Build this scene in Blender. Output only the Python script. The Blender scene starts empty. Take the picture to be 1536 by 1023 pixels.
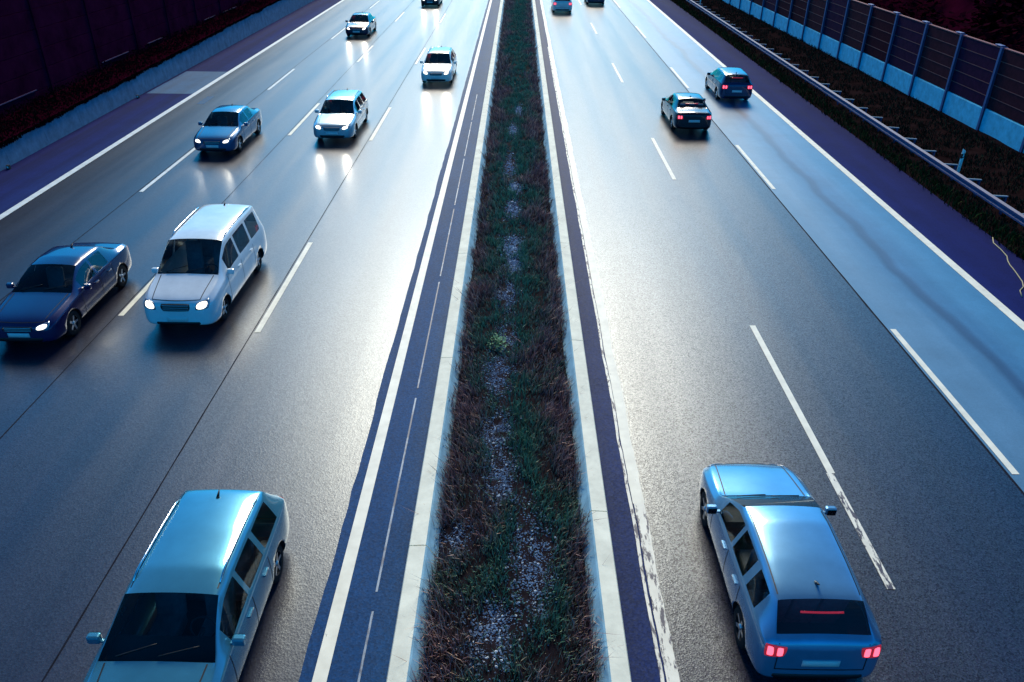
import bpy, bmesh, math, random
import numpy as np
from mathutils import Vector, Matrix, noise
from mathutils.bvhtree import BVHTree

random.seed(7)
RNG = np.random.default_rng(11)
scene = bpy.context.scene
COL = scene.collection
PI = math.pi

# ------------------------------------------------------------------ helpers
def link(o, parent=None):
    COL.objects.link(o)
    if parent is not None:
        o.parent = parent
    return o

def tag(o, label=None, cat=None, group=None, kind=None):
    if label: o['label'] = label
    if cat: o['category'] = cat
    if group: o['group'] = group
    if kind: o['kind'] = kind
    return o

def empty(name, loc=(0, 0, 0), rz=0.0):
    o = bpy.data.objects.new(name, None)
    o.empty_display_size = 0.3
    o.location = loc
    o.rotation_euler = (0, 0, rz)
    return link(o)

class MB:
    """collects simple shapes and links them as one mesh object"""
    def __init__(self):
        self.bm = bmesh.new()
    def box(self, x0, x1, y0, y1, z0, z1, mi=0, bevel=0.0):
        vs = [self.bm.verts.new(p) for p in
              ((x0, y0, z0), (x1, y0, z0), (x1, y1, z0), (x0, y1, z0), (x0, y0, z1), (x1, y0, z1), (x1, y1, z1), (x0, y1, z1))]
        fs = [self.bm.faces.new([vs[i] for i in f]) for f in
              ((0, 3, 2, 1), (4, 5, 6, 7), (0, 1, 5, 4), (1, 2, 6, 5), (2, 3, 7, 6), (3, 0, 4, 7))]
        for f in fs: f.material_index = mi
        if bevel > 0:
            es = set(e for f in fs for e in f.edges)
            bmesh.ops.bevel(self.bm, geom=list(es), offset=bevel, segments=2, affect='EDGES', profile=0.5)
        return self
    def quad(self, pts, mi=0):
        f = self.bm.faces.new([self.bm.verts.new(p) for p in pts]); f.material_index = mi
        return f
    def prism(self, prof, y0, y1, mi=0, ny=1, jitter=None):
        """profile (x,z) list, closed, run along y"""
        rings = []
        for k in range(ny + 1):
            y = y0 + (y1 - y0) * k / ny
            ring = []
            for (x, z) in prof:
                dx, dz = jitter(x, y, z) if jitter else (0, 0)
                ring.append(self.bm.verts.new((x + dx, y, z + dz)))
            rings.append(ring)
        n = len(prof)
        for a, b in zip(rings, rings[1:]):
            for i in range(n):
                f = self.bm.faces.new((a[i], a[(i + 1) % n], b[(i + 1) % n], b[i])); f.material_index = mi
        self.bm.faces.new(rings[0]).material_index = mi
        self.bm.faces.new(list(reversed(rings[-1]))).material_index = mi
        return self
    def tube(self, pts, r, seg=8, mi=0):
        rings = []
        pts = [Vector(p) for p in pts]
        for i, p in enumerate(pts):
            d = (pts[min(i + 1, len(pts) - 1)] - pts[max(i - 1, 0)]).normalized()
            up = Vector((0, 0, 1)) if abs(d.z) < 0.9 else Vector((1, 0, 0))
            a = d.cross(up).normalized(); b = a.cross(d)
            rr = r[i] if isinstance(r, (list, tuple)) else r
            rings.append([self.bm.verts.new(p + a * rr * math.cos(2 * PI * k / seg) + b * rr * math.sin(2 * PI * k / seg)) for k in range(seg)])
        for A, B in zip(rings, rings[1:]):
            for k in range(seg):
                f = self.bm.faces.new((A[k], A[(k + 1) % seg], B[(k + 1) % seg], B[k])); f.material_index = mi; f.smooth = True
        self.bm.faces.new(rings[0]).material_index = mi
        self.bm.faces.new(list(reversed(rings[-1]))).material_index = mi
        return self
    def lathe_x(self, prof, cx, cy, cz, seg=28, mi=0, smooth=True):
        """revolve (x offset, radius) profile around the x axis"""
        rings = []
        for (dx, r) in prof:
            rings.append([self.bm.verts.new((cx + dx, cy + r * math.cos(2 * PI * k / seg), cz + r * math.sin(2 * PI * k / seg))) for k in range(seg)])
        for A, B in zip(rings, rings[1:]):
            for k in range(seg):
                f = self.bm.faces.new((A[k], A[(k + 1) % seg], B[(k + 1) % seg], B[k])); f.material_index = mi; f.smooth = smooth
        return self
    def mesh(self, name, mats):
        bmesh.ops.recalc_face_normals(self.bm, faces=self.bm.faces[:])
        me = bpy.data.meshes.new(name)
        self.bm.to_mesh(me); self.bm.free()
        for m in (mats if isinstance(mats, (list, tuple)) else [mats]):
            me.materials.append(m)
        return me
    def build(self, name, mats, parent=None):
        return link(bpy.data.objects.new(name, self.mesh(name, mats)), parent)

# ------------------------------------------------------------------ materials
def new_mat(name):
    m = bpy.data.materials.new(name); m.use_nodes = True
    nt = m.node_tree
    return m, nt, nt.nodes['Principled BSDF']

def N(nt, t, **kw):
    n = nt.nodes.new(t)
    for k, v in kw.items():
        if k.startswith('i_'):
            n.inputs[k[2:].replace('_', ' ')].default_value = v
        else:
            setattr(n, k, v)
    return n

def simple(name, col, rough=0.6, spec=0.5, metal=0.0, coat=0.0, emit=None, estr=0.0, var=0.0, vscale=3.0, bump=0.0, bscale=40.0):
    m, nt, b = new_mat(name)
    b.inputs['Base Color'].default_value = (*col, 1)
    b.inputs['Roughness'].default_value = rough
    b.inputs['Specular IOR Level'].default_value = spec
    b.inputs['Metallic'].default_value = metal
    b.inputs['Coat Weight'].default_value = coat
    if emit:
        b.inputs['Emission Color'].default_value = (*emit, 1)
        b.inputs['Emission Strength'].default_value = estr
    if var > 0 or bump > 0:
        tc = N(nt, 'ShaderNodeTexCoord')
    if var > 0:
        no = N(nt, 'ShaderNodeTexNoise', i_Scale=vscale, i_Detail=6.0, i_Roughness=0.65)
        nt.links.new(tc.outputs['Object'], no.inputs['Vector'])
        mr = N(nt, 'ShaderNodeMapRange'); mr.inputs[1].default_value = 0.3; mr.inputs[2].default_value = 0.7
        mr.inputs[3].default_value = 1 - var; mr.inputs[4].default_value = 1 + var
        nt.links.new(no.outputs['Fac'], mr.inputs[0])
        mx = N(nt, 'ShaderNodeVectorMath', operation='SCALE'); mx.inputs[0].default_value = col
        nt.links.new(mr.outputs[0], mx.inputs['Scale'])
        nt.links.new(mx.outputs[0], b.inputs['Base Color'])
    if bump > 0:
        n2 = N(nt, 'ShaderNodeTexNoise', i_Scale=bscale, i_Detail=4.0)
        nt.links.new(tc.outputs['Object'], n2.inputs['Vector'])
        bp = N(nt, 'ShaderNodeBump', i_Strength=bump, i_Distance=0.01)
        nt.links.new(n2.outputs['Fac'], bp.inputs['Height'])
        nt.links.new(bp.outputs[0], b.inputs['Normal'])
    return m

ALB = 0.23
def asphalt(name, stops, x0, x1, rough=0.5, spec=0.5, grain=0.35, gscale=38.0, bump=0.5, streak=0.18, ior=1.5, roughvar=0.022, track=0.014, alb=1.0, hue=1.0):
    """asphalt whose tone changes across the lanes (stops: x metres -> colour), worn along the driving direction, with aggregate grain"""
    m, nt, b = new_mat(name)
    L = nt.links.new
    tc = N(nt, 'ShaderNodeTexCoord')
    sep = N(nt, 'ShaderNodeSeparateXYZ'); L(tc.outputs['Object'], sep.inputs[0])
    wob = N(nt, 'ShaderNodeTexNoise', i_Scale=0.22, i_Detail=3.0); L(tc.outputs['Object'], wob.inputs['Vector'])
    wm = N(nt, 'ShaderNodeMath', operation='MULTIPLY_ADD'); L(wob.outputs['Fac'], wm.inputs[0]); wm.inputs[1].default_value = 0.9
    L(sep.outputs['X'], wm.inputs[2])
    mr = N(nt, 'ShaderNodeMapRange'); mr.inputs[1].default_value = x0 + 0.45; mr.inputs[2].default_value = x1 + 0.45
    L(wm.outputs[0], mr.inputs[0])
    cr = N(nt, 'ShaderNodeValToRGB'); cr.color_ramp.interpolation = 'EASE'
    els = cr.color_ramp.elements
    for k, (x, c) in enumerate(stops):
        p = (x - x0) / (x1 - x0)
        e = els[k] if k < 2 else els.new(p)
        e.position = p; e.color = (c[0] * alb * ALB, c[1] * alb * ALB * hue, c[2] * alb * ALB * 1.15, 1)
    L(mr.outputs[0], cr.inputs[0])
    # long streaks along the road
    mp = N(nt, 'ShaderNodeMapping'); mp.inputs['Scale'].default_value = (1.6, 0.05, 1)
    L(tc.outputs['Object'], mp.inputs[0])
    st = N(nt, 'ShaderNodeTexNoise', i_Scale=1.0, i_Detail=5.0, i_Roughness=0.6); L(mp.outputs[0], st.inputs['Vector'])
    sm = N(nt, 'ShaderNodeMapRange'); sm.inputs[1].default_value = 0.3; sm.inputs[2].default_value = 0.7
    sm.inputs[3].default_value = 1 - streak; sm.inputs[4].default_value = 1 + streak; L(st.outputs['Fac'], sm.inputs[0])
    # blotches
    bl = N(nt, 'ShaderNodeTexNoise', i_Scale=0.7, i_Detail=8.0, i_Roughness=0.7); L(tc.outputs['Object'], bl.inputs['Vector'])
    bm_ = N(nt, 'ShaderNodeMapRange'); bm_.inputs[1].default_value = 0.3; bm_.inputs[2].default_value = 0.7
    bm_.inputs[3].default_value = 0.86; bm_.inputs[4].default_value = 1.14; L(bl.outputs['Fac'], bm_.inputs[0])
    # aggregate
    vo = N(nt, 'ShaderNodeTexVoronoi', i_Scale=gscale); L(tc.outputs['Object'], vo.inputs['Vector'])
    sc = N(nt, 'ShaderNodeSeparateColor'); L(vo.outputs['Color'], sc.inputs[0])
    gm = N(nt, 'ShaderNodeMapRange'); gm.inputs[3].default_value = 1 - grain; gm.inputs[4].default_value = 1 + grain
    L(sc.outputs['Red'], gm.inputs[0])
    a = N(nt, 'ShaderNodeMath', operation='MULTIPLY'); L(sm.outputs[0], a.inputs[0]); L(bm_.outputs[0], a.inputs[1])
    c = N(nt, 'ShaderNodeMath', operation='MULTIPLY'); L(a.outputs[0], c.inputs[0]); L(gm.outputs[0], c.inputs[1])
    v = N(nt, 'ShaderNodeVectorMath', operation='SCALE'); L(cr.outputs[0], v.inputs[0]); L(c.outputs[0], v.inputs['Scale'])
    L(v.outputs[0], b.inputs['Base Color'])
    rm = N(nt, 'ShaderNodeMapRange'); rm.inputs[1].default_value = 0.3; rm.inputs[2].default_value = 0.7
    rm.inputs[3].default_value = rough - roughvar; rm.inputs[4].default_value = rough + roughvar
    L(st.outputs['Fac'], rm.inputs[0]); L(rm.outputs[0], b.inputs['Roughness'])
    tk = N(nt, 'ShaderNodeMath', operation='MULTIPLY_ADD'); L(wm.outputs[0], tk.inputs[0]); tk.inputs[1].default_value = 2 * PI / 1.82; tk.inputs[2].default_value = 0.6
    tc2 = N(nt, 'ShaderNodeMath', operation='COSINE'); L(tk.outputs[0], tc2.inputs[0])
    tr = N(nt, 'ShaderNodeMath', operation='MULTIPLY_ADD'); L(tc2.outputs[0], tr.inputs[0]); tr.inputs[1].default_value = track; L(rm.outputs[0], tr.inputs[2])
    L(tr.outputs[0], b.inputs['Roughness'])
    b.inputs['Specular IOR Level'].default_value = spec
    b.inputs['IOR'].default_value = ior
    b.inputs['Specular Tint'].default_value = (0.77, 0.90, 0.97, 1)
    # speckled glints: specular level varies stone by stone
    gs = N(nt, 'ShaderNodeMapRange'); gs.inputs[3].default_value = spec * (1 - grain); gs.inputs[4].default_value = spec * (1 + grain)
    L(sc.outputs['Green'], gs.inputs[0]); L(gs.outputs[0], b.inputs['Specular IOR Level'])
    bp = N(nt, 'ShaderNodeBump', i_Strength=bump, i_Distance=0.006); L(vo.outputs['Distance'], bp.inputs['Height'])
    L(bp.outputs[0], b.inputs['Normal'])
    return m

def paint_line(name, col, under, worn=0.45, scale=9.0, ymin=None, edge=0.0):
    """road paint, worn through to the asphalt in places"""
    m, nt, b = new_mat(name)
    L = nt.links.new
    tc = N(nt, 'ShaderNodeTexCoord')
    mp = N(nt, 'ShaderNodeMapping'); mp.inputs['Scale'].default_value = (1.0, 0.25, 1); L(tc.outputs['Object'], mp.inputs[0])
    no = N(nt, 'ShaderNodeTexNoise', i_Scale=scale, i_Detail=7.0, i_Roughness=0.7); L(mp.outputs[0], no.inputs['Vector'])
    cr = N(nt, 'ShaderNodeValToRGB'); cr.color_ramp.elements[0].position = worn - 0.03; cr.color_ramp.elements[1].position = worn + 0.03
    L(no.outputs['Fac'], cr.inputs[0])
    n2 = N(nt, 'ShaderNodeTexNoise', i_Scale=3.0, i_Detail=5.0); L(tc.outputs['Object'], n2.inputs['Vector'])
    mr = N(nt, 'ShaderNodeMapRange'); mr.inputs[1].default_value = 0.3; mr.inputs[2].default_value = 0.7; mr.inputs[3].default_value = 0.82; mr.inputs[4].default_value = 1.06
    L(n2.outputs['Fac'], mr.inputs[0])
    sc = N(nt, 'ShaderNodeVectorMath', operation='SCALE'); sc.inputs[0].default_value = col; L(mr.outputs[0], sc.inputs['Scale'])
    mx = N(nt, 'ShaderNodeMix', data_type='RGBA'); L(cr.outputs[0], mx.inputs[0])
    mx.inputs[6].default_value = (*under, 1); L(sc.outputs[0], mx.inputs[7])
    L(mx.outputs[2], b.inputs['Base Color'])
    b.inputs['Roughness'].default_value = 0.55
    return m

def attr_mat(name, rough=0.7, spec=0.2, transl=0.25):
    m, nt, b = new_mat(name)
    at = N(nt, 'ShaderNodeAttribute', attribute_name='tint')
    nt.links.new(at.outputs['Color'], b.inputs['Base Color'])
    b.inputs['Roughness'].default_value = rough
    b.inputs['Specular IOR Level'].default_value = spec
    return m

M = {}
BLUE = (0.050, 0.072, 0.112)
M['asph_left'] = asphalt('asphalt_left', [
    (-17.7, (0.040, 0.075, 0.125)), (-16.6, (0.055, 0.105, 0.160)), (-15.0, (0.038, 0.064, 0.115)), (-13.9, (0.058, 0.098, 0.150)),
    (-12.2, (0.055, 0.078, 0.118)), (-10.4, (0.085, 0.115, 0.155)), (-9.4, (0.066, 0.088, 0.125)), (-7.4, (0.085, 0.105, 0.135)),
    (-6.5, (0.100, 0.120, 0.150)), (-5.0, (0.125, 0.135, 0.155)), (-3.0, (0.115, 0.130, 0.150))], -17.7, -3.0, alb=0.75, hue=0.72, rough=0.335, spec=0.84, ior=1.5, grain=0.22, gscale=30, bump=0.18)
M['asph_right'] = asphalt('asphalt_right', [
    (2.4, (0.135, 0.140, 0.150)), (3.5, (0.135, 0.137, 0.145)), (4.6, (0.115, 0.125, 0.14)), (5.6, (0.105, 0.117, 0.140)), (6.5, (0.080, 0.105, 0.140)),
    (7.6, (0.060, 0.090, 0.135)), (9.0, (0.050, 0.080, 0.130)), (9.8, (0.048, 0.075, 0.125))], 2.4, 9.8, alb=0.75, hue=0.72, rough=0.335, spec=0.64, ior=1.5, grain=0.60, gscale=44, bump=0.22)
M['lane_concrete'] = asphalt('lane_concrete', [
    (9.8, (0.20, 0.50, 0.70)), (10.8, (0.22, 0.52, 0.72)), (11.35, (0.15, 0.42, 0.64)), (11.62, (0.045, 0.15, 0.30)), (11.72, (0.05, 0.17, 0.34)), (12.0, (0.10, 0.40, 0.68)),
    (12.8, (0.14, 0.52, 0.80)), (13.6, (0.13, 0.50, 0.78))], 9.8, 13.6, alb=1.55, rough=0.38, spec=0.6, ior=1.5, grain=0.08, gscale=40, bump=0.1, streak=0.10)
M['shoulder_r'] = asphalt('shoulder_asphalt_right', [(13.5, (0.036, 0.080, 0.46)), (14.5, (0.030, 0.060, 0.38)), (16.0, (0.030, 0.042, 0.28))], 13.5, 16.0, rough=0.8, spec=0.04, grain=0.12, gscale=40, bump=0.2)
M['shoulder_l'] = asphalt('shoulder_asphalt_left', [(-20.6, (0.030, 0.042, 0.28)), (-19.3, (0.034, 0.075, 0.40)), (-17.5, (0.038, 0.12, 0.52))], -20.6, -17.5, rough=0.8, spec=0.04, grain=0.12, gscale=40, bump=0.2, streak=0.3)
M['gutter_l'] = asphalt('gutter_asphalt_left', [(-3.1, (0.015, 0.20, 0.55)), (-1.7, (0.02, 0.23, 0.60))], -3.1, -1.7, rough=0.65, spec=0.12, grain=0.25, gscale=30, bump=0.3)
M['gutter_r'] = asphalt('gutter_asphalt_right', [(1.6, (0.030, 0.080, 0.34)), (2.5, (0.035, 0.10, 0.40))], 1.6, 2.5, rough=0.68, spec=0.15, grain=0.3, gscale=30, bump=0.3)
M['patch'] = asphalt('patch_asphalt', [(-20.5, (0.10, 0.42, 0.80)), (-16, (0.14, 0.55, 0.95))], -20.5, -16, rough=0.65, spec=0.10, grain=0.15, bump=0.2)
M['tar'] = simple('tar_seam', (0.006, 0.009, 0.020), 0.75, 0.08, var=0.4, vscale=2)
M['white'] = paint_line('road_paint', (0.82, 0.82, 0.68), (0.09, 0.11, 0.14), worn=0.30)
M['white_cool'] = paint_line('road_paint_cool', (0.62, 0.74, 0.78), (0.09, 0.11, 0.14), worn=0.30)
M['white_worn'] = paint_line('road_paint_worn', (0.80, 0.80, 0.68), (0.03, 0.035, 0.07), worn=0.455, scale=9.0)
M['white_faint'] = paint_line('road_paint_faint', (0.24, 0.34, 0.44), (0.045, 0.07, 0.12), worn=0.50, scale=2.2)
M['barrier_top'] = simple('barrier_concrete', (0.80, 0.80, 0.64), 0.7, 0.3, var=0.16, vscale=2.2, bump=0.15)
M['barrier_shade'] = simple('barrier_concrete_shade', (0.30, 0.52, 0.60), 0.8, 0.2, var=0.25, vscale=2.5, bump=0.2)  # bluish shade of the inner wall faces, put into the concrete colour
M['wall_conc'] = simple('wall_concrete', (0.10, 0.19, 0.28), 0.85, 0.2, var=0.30, vscale=2.0, bump=0.3)
M['panel_conc'] = simple('panel_concrete', (0.13, 0.60, 0.78), 0.85, 0.2, var=0.22, vscale=3.0, bump=0.3)
M['soil'] = simple('soil', (0.014, 0.010, 0.013), 0.95, 0.05, var=0.5, vscale=4.0, bump=0.6, bscale=12)
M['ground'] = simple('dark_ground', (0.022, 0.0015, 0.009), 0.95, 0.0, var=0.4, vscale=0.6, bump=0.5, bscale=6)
M['verge_soil'] = simple('verge_soil', (0.014, 0.008, 0.009), 0.95, 0.0, var=0.5, vscale=2.0, bump=0.5, bscale=10)
M['plank_brown'] = simple('plank_brown', (0.075, 0.014, 0.022), 0.85, 0.05, var=0.25, vscale=4)
M['plank_violet'] = simple('plank_violet', (0.055, 0.010, 0.034), 0.85, 0.05, var=0.25, vscale=4)
M['plank_dark'] = simple('plank_dark', (0.060, 0.006, 0.014), 0.85, 0.05, var=0.25, vscale=4)
M['plank_joint'] = simple('plank_joint', (0.24, 0.085, 0.085), 0.7, 0.2)
M['steel_post'] = simple('galvanised_post', (0.085, 0.12, 0.27), 0.55, 0.4, metal=0.2, var=0.15, vscale=5)
M['galv'] = simple('galvanised_rail', (0.05, 0.08, 0.19), 0.6, 0.25, metal=0.0, var=0.2, vscale=3)
M['galv_hi'] = simple('galvanised_bracket', (0.19, 0.30, 0.40), 0.6, 0.2, metal=0.0)
M['left_panel'] = simple('left_barrier_panel', (0.052, 0.0045, 0.021), 0.9, 0.0, var=0.4, vscale=0.8)
M['left_rail'] = simple('left_barrier_rail', (0.10, 0.05, 0.12), 0.7, 0.2, var=0.3, vscale=1.0)
M['grass'] = attr_mat('grass_blades')
M['leaf'] = attr_mat('leaf_faces', rough=0.6)
M['leaf_dark'] = attr_mat('dark_leaf_faces', rough=0.9, spec=0.0)
M['grass_dark'] = attr_mat('dark_grass_blades', rough=0.9, spec=0.03)
M['stone'] = attr_mat('pebbles', rough=0.5, spec=0.4)
M['plastic_white'] = simple('white_plastic', (0.93, 0.96, 0.90), 0.45, 0.5)
M['plastic_black'] = simple('black_plastic', (0.012, 0.012, 0.014), 0.5, 0.4)
M['reflector'] = simple('reflector_glass', (0.75, 0.85, 0.85), 0.15, 0.8)
M['cord'] = simple('yellow_cord', (0.42, 0.36, 0.20), 0.7, 0.3)

# ------------------------------------------------------------------ setting
YN, YF = -40.0, 420.0
def sheet(name, x0, x1, z, mat, y0=YN, y1=YF, kind='structure', jit=None, step=None):
    mb = MB()
    if step:
        n = int((y1 - y0) / step)
        for k in range(n):
            a, b = y0 + (y1 - y0) * k / n, y0 + (y1 - y0) * (k + 1) / n
            ja, jb = jit(a), jit(b)
            mb.quad([(x0 + ja[0], a, z), (x1 + ja[1], a, z), (x1 + jb[1], b, z), (x0 + jb[0], b, z)])
    else:
        mb.quad([(x0, y0, z), (x1, y0, z), (x1, y1, z), (x0, y1, z)])
    o = mb.build(name, mat)
    if kind: o['kind'] = kind
    return o

sheet('ground', -900, 900, -0.060, M['ground'], -400, 1500)
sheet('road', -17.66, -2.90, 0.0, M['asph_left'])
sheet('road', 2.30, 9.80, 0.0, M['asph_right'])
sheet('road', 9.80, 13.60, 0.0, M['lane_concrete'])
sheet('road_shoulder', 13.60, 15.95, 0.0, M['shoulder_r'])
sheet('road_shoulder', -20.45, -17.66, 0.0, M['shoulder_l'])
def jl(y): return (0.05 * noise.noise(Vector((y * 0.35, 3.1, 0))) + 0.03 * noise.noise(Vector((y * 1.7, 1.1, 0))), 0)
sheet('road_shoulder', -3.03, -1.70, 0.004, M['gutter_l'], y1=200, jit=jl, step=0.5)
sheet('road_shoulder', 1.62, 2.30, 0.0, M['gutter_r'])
sheet('road_patch', -20.3, -17.75, 0.004, M['patch'], 43.9, 49.9)
sheet('road_patch', -16.75, -16.35, 0.004, M['patch'], 41.6, 43.4)

def mark(x, w, mat, y0, y1, z=0.008, jit=None, step=None, name='road_marking'):
    return sheet(name, x - w / 2, x + w / 2, z, mat, y0, y1, jit=jit, step=step)
mark(-17.62, 0.27, M['white_cool'], YN, 300)
mark(-2.735, 0.21, M['white'], YN, 300, z=0.009)
mark(13.54, 0.27, M['white'], YN, 300)
def jr(y):
    a = 0.035 * noise.noise(Vector((y * 0.8, 7.7, 0))) + 0.02 * noise.noise(Vector((y * 4.1, 2.2, 0)))
    return (a * 0.6 - 0.012, a + 0.01)
mark(2.38, 0.17, M['white_worn'], YN, 11.2, jit=jr, step=0.12)
mark(2.38, 0.20, M['white'], 11.2, 300, jit=jr, step=0.12)
mark(2.225, 0.035, M['white_worn'], YN, 60, jit=jr, step=0.25)
for k in range(7):
    y = 3.0 + 6.0 * k
    mark(-2.17 - 0.004 * k, 0.035, M['white_faint'], y, y + 5.6)
for x, ys in ((-13.95, [(10.8, 16.8), (28.0, 34.0), (45.1, 51.0), (62.2, 68.2), (79.6, 85.6)]),
              (-10.43, [(0.6, 6.6), (18.3, 24.2), (35.9, 42.1), (53.5, 59.7), (71.5, 77.5)]),
              (-6.57, [(0.0, 5.6), (17.5, 23.4), (35.2, 41.4), (53.0, 59.0), (70.8, 76.8)]),
              (9.96, [(-5.0, 1.0), (12.2, 18.1), (29.2, 35.2), (46.9, 53.0), (64.6, 70.6), (82.3, 88.3)])):
    for a, b in ys:
        mark(x, 0.15, M['white'] if x != -13.95 else M['white_cool'], a, b)
for a, b in [(12.16, 18.2), (30.2, 36.2), (48.2, 54.2), (66.2, 72.2), (84.2, 90.2)]:
    mark(6.30, 0.15, M['white'], a, b)
mark(6.27, 0.14, M['white_worn'], 9.2, 12.16)
# tar seams between the paved strips
def js(y): return (0.012 * noise.noise(Vector((y * 0.9, 5, 0))), 0.012 * noise.noise(Vector((y * 1.3, 9, 0))))
for x, w, y0 in ((-6.70, 0.024, 6), (-10.56, 0.018, 8), (-14.08, 0.02, 10), (9.80, 0.045, 5)):
    sheet('road_seam', x - w / 2, x + w / 2, 0.006, M['tar'], y0, 120, jit=js, step=0.6)

# ---- median: two concrete kerb walls and the planted strip
def median_wall(sx, label):
    prof = [(sx * 1.19, -0.05), (sx * 1.70, -0.05), (sx * 1.72, 0.30), (sx * 1.70, 0.345), (sx * 1.43, 0.36), (sx * 1.40, 0.33)]
    mb = MB()
    seg = 6.1
    y = -33.0 + (0.9 if sx > 0 else 0)
    while y < 300:
        mb.prism(prof, y + 0.011, y + seg - 0.011, ny=1)
        y += seg
    bmesh.ops.recalc_face_normals(mb.bm, faces=mb.bm.faces[:])
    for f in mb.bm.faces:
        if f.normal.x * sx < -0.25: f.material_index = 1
    o = mb.build('median_barrier', [M['barrier_top'], M['barrier_shade']])
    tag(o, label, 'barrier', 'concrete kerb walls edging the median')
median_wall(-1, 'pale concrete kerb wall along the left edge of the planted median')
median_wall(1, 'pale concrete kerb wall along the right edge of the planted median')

def heightfield(name, x0, x1, y0, y1, nx, ny, fn, mat):
    bm = bmesh.new()
    vs = [[bm.verts.new((x0 + (x1 - x0) * i / nx, y0 + (y1 - y0) * j / ny, 0)) for i in range(nx + 1)] for j in range(ny + 1)]
    for r in vs:
        for v in r: v.co.z = fn(v.co.x, v.co.y)
    for j in range(ny):
        for i in range(nx):
            f = bm.faces.new((vs[j][i], vs[j][i + 1], vs[j + 1][i + 1], vs[j + 1][i])); f.smooth = True
    me = bpy.data.meshes.new(name); bm.to_mesh(me); bm.free(); me.materials.append(mat)
    return link(bpy.data.objects.new(name, me))

def med_h(x, y):
    e = max(0.0, 1 - (x / 1.35) ** 2)
    return 0.04 + 0.10 * e + 0.05 * noise.noise(Vector((x * 1.5, y * 1.1, 0))) + 0.03 * noise.noise(Vector((x * 4, y * 3, 4)))
heightfield('median_strip', -1.40, 1.40, -30, 130, 14, 640, med_h, M['soil'])['kind'] = 'structure'

GRAVEL = [(-0.33, 13.2, .30, .75), (-0.23, 31.2, .26, 1.5), (-0.08, 23.0, .26, .8), (-0.17, 17.1, .24, .7), (-0.20, 11.7, .30, .8), (0.36, 9.55, .34, 1.0),
          (-0.28, 8.1, .36, .6), (-1.02, 10.1, .26, .4), (-0.13, 36.7, .20, 1.0), (-0.35, 15.4, .34, .8), (-0.20, 19.5, .28, 1.0), (-0.06, 26.3, .26, .9),
          (-0.02, 21.6, .22, .5), (0.0, 28.6, .2, .5), (0.1, 40.5, .18, 1.0)]
def gravel_at(x, y):
    v = 0.0
    for gx, gy, rx, ry in GRAVEL:
        d = ((x - gx) / rx) ** 2 + ((y - gy) / ry) ** 2
        if d < 4: v = max(v, math.exp(-d * 0.9))
    return v

def tinted_mesh(name, verts, faces, cols, mat, kind='stuff', smooth=False):
    me = bpy.data.meshes.new(name)
    me.from_pydata([tuple(v) for v in verts], [], [tuple(f) for f in faces])
    at = me.color_attributes.new('tint', 'FLOAT_COLOR', 'POINT')
    buf = np.ones((len(verts), 4), np.float32); buf[:, :3] = np.asarray(cols, np.float32)
    at.data.foreach_set('color', buf.ravel())
    me.materials.append(mat)
    o = link(bpy.data.objects.new(name, me))
    if kind: o['kind'] = kind
    return o

def blades(pts, heights, widths, cols, lean, gain=1.0):
    """two-segment bent blades; returns verts, faces, colours"""
    V, F, C = [], [], []
    for (x, y, z), h, w, c, ln in zip(pts, heights, widths, cols, lean):
        a = random.uniform(0, 2 * PI); ca, sa = math.cos(a) * w / 2, math.sin(a) * w / 2
        lx, ly = ln[0] * h, ln[1] * h
        b = len(V)
        V += [(x - ca, y - sa, z - 0.02), (x + ca, y + sa, z - 0.02), (x + ca * .8 + lx * .35, y + sa * .8 + ly * .35, z + h * .55),
              (x - ca * .8 + lx * .35, y - sa * .8 + ly * .35, z + h * .55), (x + lx, y + ly, z + h * .95)]
        F += [(b, b + 1, b + 2, b + 3), (b + 3, b + 2, b + 4)]
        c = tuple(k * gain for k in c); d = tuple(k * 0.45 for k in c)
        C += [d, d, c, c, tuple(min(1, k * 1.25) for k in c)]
    return V, F, C

# median grass: green in the middle, dry red-brown against the walls
P, Hh, Ww, Cc, Ll = [], [], [], [], []
y = 5.5
while y < 118:
    dens = 950 if y < 14 else 620 if y < 24 else 330 if y < 45 else 150
    wsc = 1.0 if y < 14 else 1.35 if y < 24 else 2.0 if y < 45 else 3.4
    for _ in range(int(dens * 2.7 * 0.5)):
        x = random.uniform(-1.36, 1.36); yy = y + random.uniform(0, 0.5)
        g = gravel_at(x, yy)
        if g > 0.20 and random.random() < min(0.97, g * 1.3): continue
        clump = noise.noise(Vector((x * 2.2, yy * 1.5, 2.0)))
        dry = 0.62 * abs(x) / 1.3 + 0.55 * noise.noise(Vector((x * 0.9, yy * 0.6, 8.0))) + random.uniform(-.15, .25)
        if clump < -0.25 and random.random() < 0.6: continue
        h = (0.10 + 0.14 * max(0, clump + 0.3)) * random.uniform(0.6, 1.35)
        if dry > 0.50:
            h *= 1.55 if random.random() < .93 else 2.6
            c = random.choice([(0.24, 0.145, 0.13), (0.16, 0.088, 0.09), (0.40, 0.26, 0.19), (0.11, 0.06, 0.07)])
        elif dry > 0.34:
            c = random.choice([(0.18, 0.155, 0.11), (0.12, 0.13, 0.10), (0.28, 0.235, 0.155)])
        else:
            c = random.choice([(0.065, 0.145, 0.095), (0.048, 0.11, 0.08), (0.10, 0.20, 0.115), (0.16, 0.25, 0.16)])
        P.append((x, yy, med_h(x, yy))); Hh.append(h); Ww.append(0.012 * wsc * random.uniform(.7, 1.4)); Cc.append(c)
        out = 0.35 * x / 1.3
        Ll.append((out + random.gauss(0, .35), random.gauss(-0.1, .35)))
    y += 0.5
tinted_mesh('median_grass', *blades(P, Hh, Ww, Cc, Ll, 1.5), M['grass'])

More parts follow.
